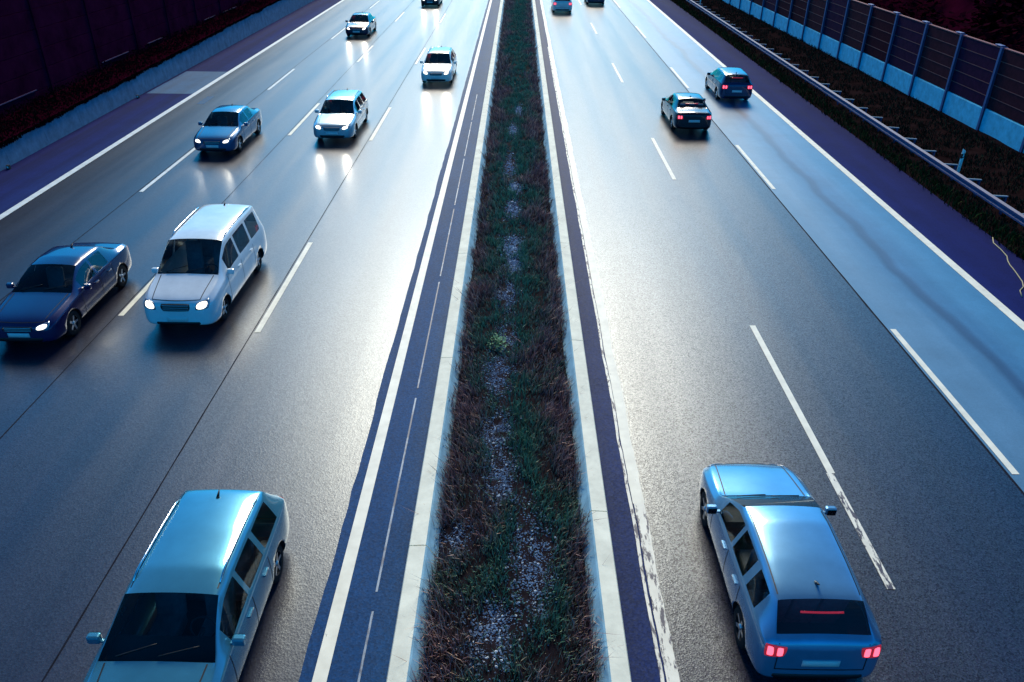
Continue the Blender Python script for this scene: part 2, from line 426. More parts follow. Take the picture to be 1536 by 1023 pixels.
# pale gravel between the tufts
def pebbles(name, spots, mat):
    V, F, C = [], [], []
    ico = [(0, 0, 1), (.94, 0, .2), (.29, .89, .2), (-.76, .55, .2), (-.76, -.55, .2), (.29, -.89, .2)]
    fc = [(0, 1, 2), (0, 2, 3), (0, 3, 4), (0, 4, 5), (0, 5, 1)]
    for x, y, z, r, c in spots:
        b = len(V); a = random.uniform(0, 6.3); ca, sa = math.cos(a), math.sin(a); q = random.uniform(.6, 1.0)
        for p in ico:
            px, py = p[0] * r, p[1] * r * q
            V.append((x + px * ca - py * sa, y + px * sa + py * ca, z + p[2] * r * .7 - .1 * r)); C.append(c)
        F += [tuple(b + i for i in f) for f in fc]
    return tinted_mesh(name, V, F, C, mat)
S = []
for gx, gy, rx, ry in GRAVEL:
    for _ in range(int(1500 * rx * ry / .3) if gy < 25 else 700):
        u, v = random.gauss(0, .68), random.gauss(0, .68)
        x, y = gx + u * rx, gy + v * ry
        if abs(x) > 1.3: continue
        br = random.random()
        c = (0.72, 0.78, 0.80) if br > .965 else (0.24, 0.34, 0.46) if br > .55 else (0.10, 0.15, 0.24)
        S.append((x, y, med_h(x, y), random.uniform(.008, .022) * (1.4 if br > .94 else 1) * (1 if gy < 20 else 1.7), c))
pebbles('gravel', S, M['stone'])

# the bright green weed in the middle of the median
V, F, C = [], [], []
for k in range(170):
    a = random.uniform(0, 2 * PI); r = abs(random.gauss(0, .16)); z = random.uniform(.05, .32) * (1 - r)
    cx, cy, cz = -0.36 + r * math.cos(a), 16.7 + r * math.sin(a) * 1.2, med_h(-.36, 16.7) + z
    s = random.uniform(.02, .045); b = len(V); t = random.uniform(0, 6.3)
    d1 = Vector((math.cos(t), math.sin(t), random.uniform(-.3, .5))) * s; d2 = Vector((-math.sin(t), math.cos(t), random.uniform(-.4, .4))) * s * .5
    o_ = Vector((cx, cy, cz))
    V += [o_ - d1, o_ + d2, o_ + d1, o_ - d2]; F.append((b, b + 1, b + 2, b + 3))
    c = random.choice([(0.05, 0.20, 0.08), (0.08, 0.28, 0.11), (0.03, 0.13, 0.06)]); C += [c] * 4
weed = empty('weed_plant', (-0.36, 16.7, med_h(-.36, 16.7)))
tag(weed, 'bright green leafy weed growing in the middle of the planted median', 'plant')
lf = tinted_mesh('foliage', [Vector(v) - weed.location for v in V], F, C, M['leaf'], kind=None); lf.parent = weed
st = MB()
for k in range(6):
    a = k * 1.05; st.tube([(0, 0, -.03), (.04 * math.cos(a), .04 * math.sin(a), .12), (.11 * math.cos(a), .11 * math.sin(a), .24)], [.005, .004, .002], 5)
st.build('stem', simple('weed_stem', (0.04, 0.10, 0.05), .7), weed)

# ---- right verge, bank and wooded ground beyond the noise barrier
def bank_h(x, y):
    t = min(1, max(0, (x - 16.0) / 5.2))
    return -0.02 + 0.55 * (t * t * (3 - 2 * t)) + (0.05 * noise.noise(Vector((x * .8, y * .5, 0))) if x > 16.2 else 0)
def barX(y): return 21.3 - 0.018 * (y - 36)
heightfield('verge', 15.9, 21.6, 0, 200, 16, 260, bank_h, M['verge_soil'])['kind'] = 'structure'
def hill_h(x, y):
    t = max(0, min(1, (x - 23.0) / 16.0))
    return 0.5 + 9.5 * (t * t * (3 - 2 * t)) + 0.5 * noise.noise(Vector((x * .25, y * .2, 3)))
heightfield('hillside', 21.6, 90, 0, 260, 40, 100, lambda x, y: hill_h(x, y) if x > 22 else 0.5, M['ground'])['kind'] = 'structure'

P, Hh, Ww, Cc, Ll = [], [], [], [], []
for _ in range(42000):
    yy = 18 + 75 * random.random() ** 1.5
    x = random.uniform(15.85, 20.9)
    near = x < 16.75
    cl = noise.noise(Vector((x * 1.3, yy * .8, 5)))
    if near:
        if x < 16.0 + 0.06 * cl and random.random() < .5: continue
        h = random.uniform(.10, .26) * (1.2 + .6 * cl)
        c = random.choice([(0.018, 0.036, 0.011), (0.028, 0.060, 0.016), (0.014, 0.016, 0.010), (0.052, 0.072, 0.020)])
    else:
        if cl < -.3: continue
        h = random.uniform(.08, .2)
        c = random.choice([(0.010, 0.022, 0.013), (0.014, 0.034, 0.020), (0.010, 0.012, 0.010), (0.022, 0.046, 0.024)])
    P.append((x, yy, bank_h(x, yy))); Hh.append(h); Ww.append(.03 * random.uniform(.7, 1.5)); Cc.append(c)
    Ll.append((random.gauss(-.1, .4), random.gauss(-.1, .4)))
tinted_mesh('verge_grass', *blades(P, Hh, Ww, Cc, Ll), M['grass_dark'])

def leaf_cloud(name, spots, n, size, cols, kind='stuff'):
    V, F, C = [], [], []
    for k in range(n):
        (cx, cy, cz), (rx, ry, rz) = spots[random.randrange(len(spots))]
        d = Vector((random.gauss(0, 1), random.gauss(0, 1), random.gauss(0, 1))).normalized() * random.uniform(.6, 1.05)
        o_ = Vector((cx + d.x * rx, cy + d.y * ry, cz + d.z * rz))
        s = size * random.uniform(.6, 1.5); t = random.uniform(0, 6.3); b = len(V)
        d1 = Vector((math.cos(t), math.sin(t), random.uniform(-.6, .6))) * s; d2 = Vector((-math.sin(t), math.cos(t), random.uniform(-.6, .6))) * s * .55
        V += [o_ - d1, o_ + d2, o_ + d1, o_ - d2]; F.append((b, b + 1, b + 2, b + 3)); C += [random.choice(cols)] * 4
    return tinted_mesh(name, V, F, C, M['leaf_dark'], kind=kind)
sp = []
for k in range(90):
    x = random.uniform(24.5, 38); yy = random.uniform(22, 110); r = random.uniform(1.2, 2.4)
    sp.append(((x, yy, hill_h(x, yy) + r * .6), (r, r, r * .9)))
leaf_cloud('wood', sp, 26000, .22, [(0.014, 0.0015, 0.006), (0.010, 0.001, 0.005), (0.018, 0.003, 0.008)])

# ---- right noise barrier: concrete base panels, H posts, plank panels with joints
nb = empty('noise_barrier', (barX(36), 36, bank_h(21.2, 36)))
tag(nb, 'dark plank noise barrier on pale blue concrete base behind the right grass bank', 'noise barrier')
def in_nb(o):
    o.parent = nb; o.matrix_parent_inverse = Matrix.Translation(-nb.location); return o
SP = 3.5; TOP = 4.14
kinds = ['plank_dark', 'plank_dark', 'plank_violet', 'plank_brown', 'plank_violet', 'plank_brown', 'plank_violet', 'plank_dark', 'plank_brown', 'plank_violet', 'plank_brown']
for k in range(-4, 24):
    y0 = 36.3 + SP * k; x = barX(y0); xm = barX(y0 + SP / 2)
    mb = MB()  # H section post
    mb.box(x - .13, x - .115, y0 - .075, y0 + .075, -.1, TOP)
    mb.box(x + .115, x + .13, y0 - .075, y0 + .075, -.1, TOP)
    mb.box(x - .115, x + .115, y0 - .008, y0 + .008, -.1, TOP)
    in_nb(mb.build('post', M['steel_post']))
    in_nb(MB().box(x - .10, x + .10, y0 + .10, y0 + .62, TOP + .005, TOP + .05, bevel=.01).build('cap', M['steel_post']))
    a, b = y0 + .085, y0 + SP - .085
    mb = MB()
    mb.prism([(xm - .09, .1), (xm + .09, .1), (xm + .09, 1.52), (xm - .06, 1.52), (xm - .09, 1.49)], a, b)
    in_nb(mb.build('concrete_panel', M['panel_conc']))
    mb = MB()
    z = 1.53; n = 5; ph = (TOP - .06 - z) / n
    kd = kinds[(k + 4) % len(kinds)]
    for i in range(n):
        z1 = z + ph * (i + 1)
        mb.box(xm - .055, xm + .055, a, b, z + ph * i + .012, z1 - .012, 0, bevel=.012)
        if i < n - 1: mb.box(xm - .070, xm + .05, a, b, z1 - .0105, z1 + .0105, 1)
    mb.box(xm - .075, xm + .075, a, b, TOP - .058, TOP - .02, 1)
    in_nb(mb.build('plank_panel', [M[kd], M['plank_joint']]))

# ---- right guard rail with spacer arms
gr = empty('guard_rail', (16.8, 36, 0))
tag(gr, 'galvanised steel guard rail with spacer arms running along the right hand grass verge', 'guard rail')
def in_gr(o):
    o.parent = gr; o.matrix_parent_inverse = Matrix.Translation(-gr.location); return o
prof = [(16.80, .44), (16.72, .48), (16.72, .54), (16.79, .585), (16.79, .615), (16.72, .66), (16.72, .72), (16.80, .765),
        (16.806, .765), (16.806, .755), (16.73, .715), (16.73, .665), (16.80, .62), (16.80, .58), (16.73, .535), (16.73, .485), (16.806, .45)]
in_gr(MB().prism(prof, 0, 200).build('rail_beam', M['galv']))
y = 24.79 - 1.83 * 8
for k in range(60):
    yy = y + 1.83 * k
    zb = bank_h(17.25, yy) - .1
    mb = MB()
    mb.box(17.24, 17.30, yy - .05, yy - .042, zb, .70); mb.box(17.24, 17.30, yy + .042, yy + .05, zb, .70); mb.box(17.294, 17.30, yy - .042, yy + .042, zb, .70)
    in_gr(mb.build('post', M['galv']))
    in_gr(MB().prism([(16.808, .70), (17.34, .705), (17.34, .735), (16.808, .762)], yy - .035, yy + .035).build('spacer_arm', M['galv_hi']))

# ---- delineator posts
def delineator(x, y, z, label):
    t = empty('delineator_post', (x, y, z)); tag(t, label, 'marker post', 'white marker posts at the roadside')
    bm = MB(); bm.prism([(-.06, -.1), (.06, -.1), (.06, .92), (-.06, 1.0)], -.05, .05)
    bmesh.ops.bevel(bm.bm, geom=[e for e in bm.bm.edges if abs((e.verts[0].co - e.verts[1].co).z) > .5], offset=.03, segments=3, affect='EDGES')
    bm.build('post_body', M['plastic_white'], t)
    MB().prism([(-.0635, .62), (.0635, .66), (.0635, .84), (-.0635, .80)], -.0535, .0535).build('black_band', M['plastic_black'], t)
    MB().box(-.025, .025, -.058, -.0538, .68, .80).build('reflector', M['reflector'], t)
    return t
delineator(17.85, 31.0, bank_h(17.85, 31), 'white marker post with black band behind the guard rail, nearer of two')
delineator(17.85, 83.2, bank_h(17.85, 83), 'small white marker post far along the right guard rail, near the top of the picture')

# ---- yellowish cord lying on the right shoulder
MB().tube([(15.92, 24.5, .02), (15.71, 24.05, .018), (15.66, 23.5, .02), (15.57, 22.97, .018), (15.40, 22.6, .018), (15.30, 22.3, .018), (15.22, 21.9, .018), (15.12, 21.5, .018),
           (15.02, 21.1, .018), (14.86, 20.75, .018), (14.62, 20.5, .018), (14.45, 20.1, .018)], .017, 7).build('cord', M['cord'])
tag(bpy.data.objects['cord'], 'yellowish cord lying curled on the dark right hand shoulder', 'cord')

# ---- left side: low concrete wall, creepers, dark noise barrier
def wtop(y): return 0.86 + 0.013 * (y - 30)
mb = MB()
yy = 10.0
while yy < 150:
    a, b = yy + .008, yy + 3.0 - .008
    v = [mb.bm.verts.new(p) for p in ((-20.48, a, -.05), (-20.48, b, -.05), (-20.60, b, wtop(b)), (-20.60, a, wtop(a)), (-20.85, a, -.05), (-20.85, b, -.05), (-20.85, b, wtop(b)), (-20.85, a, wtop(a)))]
    for f in ((0, 1, 2, 3), (7, 6, 5, 4), (3, 2, 6, 7), (0, 3, 7, 4), (1, 5, 6, 2), (0, 4, 5, 1)): mb.bm.faces.new([v[i] for i in f]).material_index = 1 if f[0] == 3 else 0  # top faces coloured dark to hide the bright line sunlight draws there
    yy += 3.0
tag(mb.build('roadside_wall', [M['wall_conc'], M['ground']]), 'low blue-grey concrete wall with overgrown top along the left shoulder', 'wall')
heightfield('verge', -24.2, -20.86, 5, 160, 6, 60, lambda x, y: wtop(y) - .12 + .12 * (-20.86 - x), M['ground'])['kind'] = 'structure'
V, F, C = [], [], []
for k in range(30000):
    yy = 22 + 70 * random.random() ** 1.3
    env = .5 + .5 * noise.noise(Vector((yy * .55, 1.7, 0))) + .35 * noise.noise(Vector((yy * 2.1, 4.7, 0)))
    u = random.random()
    hang = max(0, env) * .22
    if u < .35: p = Vector((-20.56 + random.uniform(-.03, .08), yy, wtop(yy) + .05 - hang * random.random() ** 1.6))
    else: p = Vector((random.uniform(-22.2, -20.6), yy, wtop(yy) + random.uniform(-.05, .30 + .5 * max(0, env))))
    s = random.uniform(.035, .08); t = random.uniform(0, 6.3); b = len(V)
    d1 = Vector((random.uniform(-.5, .5), math.cos(t), math.sin(t))) * s; d2 = Vector((random.uniform(-.5, .5), -math.sin(t), math.cos(t))) * s * .6
    V += [p - d1, p + d2, p + d1, p - d2]; F.append((b, b + 1, b + 2, b + 3))
    C += [random.choice([(0.0035, 0.0015, 0.004), (0.004, 0.003, 0.004), (0.003, 0.001, 0.003), (0.006, 0.006, 0.006)])] * 4
tinted_mesh('creepers', V, F, C, M['leaf_dark'])
lb = empty('noise_barrier', (-22.6, 40, 1.0))
tag(lb, 'tall very dark noise barrier with faint rail lines along the left side of the motorway', 'noise barrier')
def in_lb(o):
    o.parent = lb; o.matrix_parent_inverse = Matrix.Translation(-lb.location); return o
for k in range(-3, 22):
    y0 = 34.0 + 5.0 * k
    mb = MB()
    for i in range(6):
        z0 = .6 + .85 * i
        mb.box(-22.65, -22.55, y0 + .09, y0 + 4.91, z0 + .01, z0 + .84, bevel=.015)
    in_lb(mb.build('plank_panel', M['left_panel']))
    in_lb(MB().box(-22.70, -22.50, y0 - .08, y0 + .08, .2, 5.75).build('post', M['left_panel']))
    if k % 3 != 1: in_lb(MB().box(-22.546, -22.50, y0 + .3 + (k % 2), y0 + 3.6, 1.50, 1.54).build('rail', M['left_rail']))
    in_lb(MB().box(-22.66, -22.54, y0 + .1, y0 + 4.9, 5.71, 5.76).build('top_rail', M['left_rail']))
heightfield('hillside', -90, -22.8, 0, 260, 30, 60, lambda x, y: .8 + min(7, max(0, (-26 - x) * .35)), M['ground'])['kind'] = 'structure'
delineator(-21.0, 80.0, wtop(80) - .1, 'white marker post on the low wall at the top left of the picture')

def stud(x, y, label):
    t = empty('roadside_reflector', (x, y, 0)); tag(t, label, 'reflector', 'small reflectors at the foot of the left wall')
    MB().prism([(-.07, 0), (.07, 0), (.05, .16), (-.05, .16)], -.06, .06).build('housing', M['plastic_black'], t)
    MB().box(-.035, .035, -.068, -.0605, .05, .13).build('lens', M['reflector'], t)
stud(-20.28, 30.5, 'small reflector at the foot of the left wall, nearest the left edge of the picture')
stud(-20.28, 42.8, 'small reflector at the foot of the left wall beside the pale patch in the shoulder')

# ------------------------------------------------------------------ cars
def paint(name, col, rough=0.24, metal=0.35):
    return simple(name, col, rough, 0.5, metal=metal, coat=0.8, var=0.10, vscale=2.2)
def glass_mat():
    m, nt, b = new_mat('car_glass')
    out = nt.nodes['Material Output']
    tr = N(nt, 'ShaderNodeBsdfTransparent'); tr.inputs[0].default_value = (0.72, 0.80, 0.80, 1)
    gl = N(nt, 'ShaderNodeBsdfGlossy'); gl.inputs['Roughness'].default_value = 0.03; gl.inputs['Color'].default_value = (0.9, 0.95, 1, 1)
    fr = N(nt, 'ShaderNodeFresnel', i_IOR=1.55)
    mx = N(nt, 'ShaderNodeMixShader')
    nt.links.new(fr.outputs[0], mx.inputs[0]); nt.links.new(tr.outputs[0], mx.inputs[1]); nt.links.new(gl.outputs[0], mx.inputs[2])
    nt.links.new(mx.outputs[0], out.inputs['Surface'])
    return m
M['glass'] = glass_mat()
M['seat'] = simple('seat_cloth', (0.20, 0.20, 0.22), 0.9, 0.1, var=.2, vscale=8)
M['cabin'] = simple('cabin_plastic', (0.06, 0.06, 0.068), 0.7, 0.3)
M['trim'] = simple('rubber_trim', (0.010, 0.010, 0.013), 0.5, 0.4)
M['tyre'] = simple('tyre_rubber', (0.012, 0.012, 0.014), 0.85, 0.2, bump=.3, bscale=60)
M['rim'] = simple('alloy_rim', (0.45, 0.48, 0.52), 0.3, 0.5, metal=0.9)
M['chrome'] = simple('chrome_strip', (0.75, 0.77, 0.80), 0.12, 0.5, metal=1.0)
M['lamp_on'] = simple('headlamp_lit', (0.9, 0.9, 0.85), 0.2, 0.5, emit=(1.0, 0.93, 0.78), estr=2.6)
M['lamp_house'] = simple('headlamp_housing', (0.35, 0.38, 0.42), 0.12, 0.6, metal=0.6)
M['tail_on'] = simple('tail_lamp_lit', (0.5, 0.02, 0.05), 0.25, 0.5, emit=(1.0, 0.10, 0.17), estr=2.6)
M['tail_house'] = simple('tail_lamp_lens', (0.30, 0.008, 0.02), 0.15, 0.6, emit=(1.0, 0.05, 0.10), estr=0.25)
M['plate'] = simple('number_plate', (0.72, 0.72, 0.70), 0.5, 0.4)

# stations: y, z_bottom, z_belt, z_top, w_bottom, w_belt, w_top
SEDAN = dict(L=4.6, st=[
    (-2.30, .30, .54, .62, .58, .60, .46), (-2.25, .22, .60, .70, .76, .76, .60), (-2.08, .19, .69, .78, .85, .84, .69), (-1.75, .18, .75, .84, .89, .875, .74),
    (-1.30, .18, .82, .90, .90, .885, .76), (-.98, .18, .86, .945, .90, .885, .77), (-.60, .18, .88, 1.20, .90, .885, .66), (-.22, .18, .89, 1.385, .90, .885, .60),
    (.16, .18, .90, 1.43, .90, .885, .60), (.24, .18, .90, 1.432, .90, .885, .60), (.88, .18, .92, 1.415, .90, .885, .59), (1.04, .18, .93, 1.375, .90, .88, .59),
    (1.50, .18, .95, 1.07, .89, .87, .68), (1.75, .19, .95, 1.03, .88, .86, .70), (2.08, .21, .94, 1.01, .85, .83, .70), (2.24, .25, .88, .97, .78, .77, .66), (2.30, .33, .74, .86, .64, .66, .56)],
    wind=(5, 7), rear=(11, 12), side=[(6, 7), (7, 8), (9, 10)], ax=(-1.42, 1.36), rails=False, tail=(.70, .90, .52, .78), head=(.56, .70, .42, .74))
HATCH = dict(L=4.3, st=[
    (-2.15, .30, .56, .66, .58, .60, .46), (-2.10, .22, .63, .74, .76, .76, .60), (-1.94, .19, .72, .82, .85, .84, .69), (-1.62, .18, .79, .89, .89, .875, .74),
    (-1.20, .18, .86, .95, .90, .885, .76), (-.92, .18, .90, .99, .90, .885, .77), (-.54, .18, .92, 1.25, .90, .885, .67), (-.16, .18, .93, 1.44, .90, .885, .62),
    (.22, .18, .94, 1.49, .90, .885, .62), (.30, .18, .94, 1.49, .90, .885, .62), (.95, .18, .96, 1.475, .90, .885, .61), (1.10, .18, .97, 1.465, .90, .88, .61), (1.55, .18, .98, 1.43, .89, .875, .60),
    (1.68, .18, .99, 1.39, .89, .87, .60), (2.02, .21, .985, 1.06, .86, .84, .66), (2.11, .25, .90, 1.00, .80, .79, .66), (2.15, .33, .76, .88, .68, .70, .58)],
    wind=(5, 7), rear=(13, 14), side=[(6, 7), (7, 8), (9, 10), (11, 12)], ax=(-1.32, 1.28), rails=False, tail=(.74, .96, .50, .80), head=(.60, .76, .40, .74))
ESTATE = dict(L=4.75, st=[
    (-2.38, .30, .56, .66, .60, .62, .48), (-2.32, .22, .63, .74, .78, .78, .62), (-2.15, .19, .72, .82, .87, .86, .70), (-1.80, .18, .79, .88, .91, .895, .76),
    (-1.35, .18, .86, .95, .92, .905, .78), (-1.02, .18, .90, .985, .92, .905, .79), (-.64, .18, .92, 1.25, .92, .905, .70), (-.26, .18, .93, 1.45, .92, .905, .65),
    (.14, .18, .94, 1.50, .92, .905, .65), (.22, .18, .94, 1.50, .92, .905, .65), (.92, .18, .95, 1.495, .92, .905, .645), (1.02, .18, .955, 1.49, .92, .905, .645), (1.75, .18, .965, 1.46, .91, .90, .635),
    (1.92, .18, .97, 1.42, .91, .895, .63), (2.22, .20, .975, 1.06, .88, .87, .70), (2.33, .25, .90, 1.00, .82, .81, .68), (2.38, .33, .76, .88, .70, .72, .60)],
    wind=(5, 7), rear=(13, 14), side=[(6, 7), (7, 8), (9, 10), (11, 12)], ax=(-1.45, 1.40), rails=True, tail=(.72, .96, .54, .82), head=(.60, .75, .42, .76))
VAN = dict(L=4.9, st=[
    (-2.45, .32, .66, .80, .62, .64, .50), (-2.38, .24, .76, .90, .82, .82, .64), (-2.20, .20, .86, .98, .91, .90, .74), (-1.90, .19, .94, 1.06, .94, .925, .79),
    (-1.60, .19, 1.00, 1.13, .95, .935, .80), (-1.36, .19, 1.03, 1.19, .95, .935, .80), (-.92, .19, 1.05, 1.56, .95, .935, .74), (-.50, .19, 1.06, 1.82, .95, .935, .72),
    (-.05, .19, 1.06, 1.87, .95, .935, .73), (.05, .19, 1.06, 1.875, .95, .935, .73), (1.00, .19, 1.06, 1.88, .95, .935, .73), (1.10, .19, 1.06, 1.88, .95, .935, .73), (1.95, .19, 1.06, 1.86, .95, .93, .73),
    (2.15, .19, 1.06, 1.82, .94, .925, .72), (2.35, .22, 1.05, 1.20, .92, .91, .82), (2.41, .26, .98, 1.12, .88, .87, .80), (2.45, .34, .84, .98, .76, .78, .68)],
    wind=(5, 7), rear=(13, 14), side=[(6, 7), (7, 8), (9, 10), (11, 12)], ax=(-1.55, 1.50), rails=True, tail=(.78, 1.06, .62, .86), head=(.70, .90, .48, .82))

def car_shell(sp):
    """lofted, subdivided body with wheel arches; faces carry material slots: 0 paint, 1 windscreen, 2 rear window, 3.. side windows (left even), 20 arch"""
    st = sp['st']; bm = bmesh.new()
    def half(s):
        y, zb, zt0, zt, wb, wl, wt = s
        h = zt - zt0
        return [(0, zb), (wb * .84, zb), (wb, zb + .06), (wb + .012, zb * .45 + zt0 * .55), (wl, zt0),
                (wl + (wt - wl) * .12, zt0 + .10 * h), (wl + (wt - wl) * .80, zt0 + .80 * h), (wl + (wt - wl) * 1.0, zt0 + .95 * h), (wt * .72, zt), (0, zt + min(.02, .05 * wt))]
    rings = []
    for s in st:
        hp = half(s); R = [bm.verts.new((x, s[0], z)) for x, z in hp]; Lf = [R[0]] + [bm.verts.new((-x, s[0], z)) for x, z in hp[1:-1]] + [R[-1]]
        rings.append((R, Lf))
    def band(a, i, side): 
        if sp['wind'][0] <= a < sp['wind'][1] and i >= 7: return 1
        if sp['rear'][0] <= a < sp['rear'][1] and i >= 7: return 2
        if i == 5:
            for k, (p, q) in enumerate(sp['side']):
                if a == p:
                    kk = max(0, k - 1)          # the first two spans are one front window
                    return 3 + 2 * kk + side
        return 0
    n = 10
    for a in range(len(rings) - 1):
        for side in (0, 1):
            A, B = rings[a][side], rings[a + 1][side]
            for i in range(n - 1):
                vs = [A[i], A[i + 1], B[i + 1], B[i]]
                if side: vs.reverse()
                f = bm.faces.new(vs); f.material_index = band(a, i, side); f.smooth = True
    for e, rev in ((rings[0], False), (rings[-1], True)):
        R, Lf = e
        for i in range(n - 1):
            vs = [R[i], R[i + 1], Lf[i + 1], Lf[i]]
            vs = [v for k, v in enumerate(vs) if v not in vs[:k]]
            if not rev: vs.reverse()
            f = bm.faces.new(vs); f.smooth = True
    bmesh.ops.recalc_face_normals(bm, faces=bm.faces[:])
    cl = bm.edges.layers.float.new('crease_edge')
    for e in bm.edges:
        m = [f.material_index for f in e.link_faces]
        if len(m) == 2 and m[0] != m[1]: e[cl] = .92
    vl = bm.verts.layers.float.new('crease_vert')
    for v in bm.verts:
        ms = set(f.material_index for f in v.link_faces)
        if any(m >= 3 for m in ms) or (ms & {1, 2} and v.co.x != 0 and sum(1 for e in v.link_edges if e[cl] > 0) == 2 and sum(1 for f in v.link_faces if f.material_index in (1, 2)) == 1):
            v[vl] = .80
    me = bpy.data.meshes.new('tmp'); bm.to_mesh(me); bm.free()
    for k in range(21): me.materials.append(M['trim'])
    o = link(bpy.data.objects.new('tmp', me))
    md = o.modifiers.new('s', 'SUBSURF'); md.levels = 2; md.render_levels = 2
    cuts = []
    for ay in sp['ax']:
        for sx in (-1, 1):
            c = MB(); rr = .365
            seg = 32
            A = [c.bm.verts.new((sx * .60, ay + rr * math.cos(2 * PI * k / seg), .325 + rr * math.sin(2 * PI * k / seg))) for k in range(seg)]
            B = [c.bm.verts.new((sx * 1.2, ay + rr * math.cos(2 * PI * k / seg), .325 + rr * math.sin(2 * PI * k / seg))) for k in range(seg)]
            for k in range(seg): c.bm.faces.new((A[k], A[(k + 1) % seg], B[(k + 1) % seg], B[k]))
            c.bm.faces.new(A); c.bm.faces.new(list(reversed(B)))
            for f in c.bm.faces: f.material_index = 20
            cm = c.mesh('cut', [M['trim']] * 21); co = link(bpy.data.objects.new('cut', cm)); cuts.append(co)
            bmod = o.modifiers.new('b', 'BOOLEAN'); bmod.operation = 'DIFFERENCE'; bmod.object = co; bmod.solver = 'EXACT'
            bmod.material_mode = 'INDEX'
    dg = bpy.context.evaluated_depsgraph_get(); dg.update()
    res = bpy.data.meshes.new_from_object(o.evaluated_get(dg))
    for c in cuts: bpy.data.objects.remove(c)
    bpy.data.objects.remove(o)
    return res

def sub_mesh(src, idxs, name, mats, inset=False, remap=None):
    bm = bmesh.new(); bm.from_mesh(src)
    bmesh.ops.delete(bm, geom=[f for f in bm.faces if f.material_index not in idxs], context='FACES')
    for f in bm.faces: f.material_index = (remap or {}).get(f.material_index, 0)
    if inset:
        fs = bm.faces[:]
        r = bmesh.ops.inset_region(bm, faces=fs, thickness=.022, depth=-.004, use_even_offset=True)
        for f in r['faces']: f.material_index = 1
        # a little depth so that the pane sits in its rubber
    me = bpy.data.meshes.new(name); bm.to_mesh(me); bm.free()
    for m in mats: me.materials.append(m)
    return me

def patch(bvh, corners, axis, sign, nx=8, ny=5, off=.006, thick=.03, round_=0.0):
    """grid bilinear over 4 corners given in the plane across `axis`, dropped onto the body, offset outward, with a skirt"""
    bm = bmesh.new(); g = []
    for j in range(ny + 1):
        row = []
        for i in range(nx + 1):
            u, v = i / nx, j / ny
            if round_:
                uu, vv = u * 2 - 1, v * 2 - 1
                k = round_
                uu2 = uu * math.sqrt(1 - k * vv * vv / 2); vv2 = vv * math.sqrt(1 - k * uu * uu / 2)
                u, v = (uu2 + 1) / 2, (vv2 + 1) / 2
            a = [(1 - u) * (1 - v) * corners[0][c] + u * (1 - v) * corners[1][c] + u * v * corners[2][c] + (1 - u) * v * corners[3][c] for c in (0, 1)]
            if axis == 'y': org = Vector((a[0], sign * 5, a[1])); d = Vector((0, -sign, 0))
            elif axis == 'x': org = Vector((sign * 5, a[0], a[1])); d = Vector((-sign, 0, 0))
            else: org = Vector((a[0], a[1], 5)); d = Vector((0, 0, -1))
            h, nrm, _, _ = bvh.ray_cast(org, d)
            if h is None:
                h, nrm, _, _ = bvh.find_nearest(Vector((a[0], sign * 2.2, a[1])) if axis == 'y' else org)
            if nrm.dot(d) > 0: nrm = -nrm
            row.append((h, nrm))
        g.append(row)
    T = [[bm.verts.new(h + nn * off) for h, nn in r] for r in g]
    for j in range(ny):
        for i in range(nx):
            f = bm.faces.new((T[j][i], T[j][i + 1], T[j + 1][i + 1], T[j + 1][i])); f.smooth = True
    rim = [(0, i) for i in range(nx + 1)] + [(j, nx) for j in range(1, ny + 1)] + [(ny, i) for i in range(nx - 1, -1, -1)] + [(j, 0) for j in range(ny - 1, 0, -1)]
    K = [bm.verts.new(g[j][i][0] - g[j][i][1] * thick) for j, i in rim]
    for k in range(len(rim)):
        a, b = rim[k], rim[(k + 1) % len(rim)]
        bm.faces.new((T[a[0]][a[1]], K[k], K[(k + 1) % len(rim)], T[b[0]][b[1]]))
    bmesh.ops.recalc_face_normals(bm, faces=bm.faces[:])
    return bm

CACHE = {}
def car_meshes(kind, sp):
    if kind in CACHE: return CACHE[kind]
    sh = car_shell(sp)
    b = bmesh.new(); b.from_mesh(sh); bvh = BVHTree.FromBMesh(b); b.free()
    y0, y1 = sp['st'][0][0], sp['st'][-1][0]
    CACHE[kind] = (sh, bvh, y0, y1)
    return CACHE[kind]

def done(bm, name, mats, parent):
    me = bpy.data.meshes.new(name); bm.to_mesh(me); bm.free()
    for m in mats: me.materials.append(m)
    return link(bpy.data.objects.new(name, me), parent)

def ribbon(bm, bvh, pts, axis, sign, w, off=.003, mi=2):
    """thin dark seam laid on the body along pts in the plane across axis"""
    prev = None
    for k, (a, c) in enumerate(pts):
        a2, c2 = pts[min(k + 1, len(pts) - 1)]; a1, c1 = pts[max(k - 1, 0)]
        tx, tz = a2 - a1, c2 - c1; l = math.hypot(tx, tz) or 1; nx, nz = -tz / l * w / 2, tx / l * w / 2
        pair = []
        for s in (-1, 1):
            p, q = a + nx * s, c + nz * s
            org, d = (Vector((sign * 5, p, q)), Vector((-sign, 0, 0))) if axis == 'x' else (Vector((p, q, 5)), Vector((0, 0, -1))) if axis == 'z' else (Vector((p, sign * 5, q)), Vector((0, -sign, 0)))
            h, n, _, _ = bvh.ray_cast(org, d)
            if h is None: pair = None; break
            if n.dot(d) > 0: n = -n
            pair.append(bm.verts.new(h + n * off))
        if pair and prev:
            f = bm.faces.new((prev[0], prev[1], pair[1], pair[0])); f.material_index = mi
        prev = pair

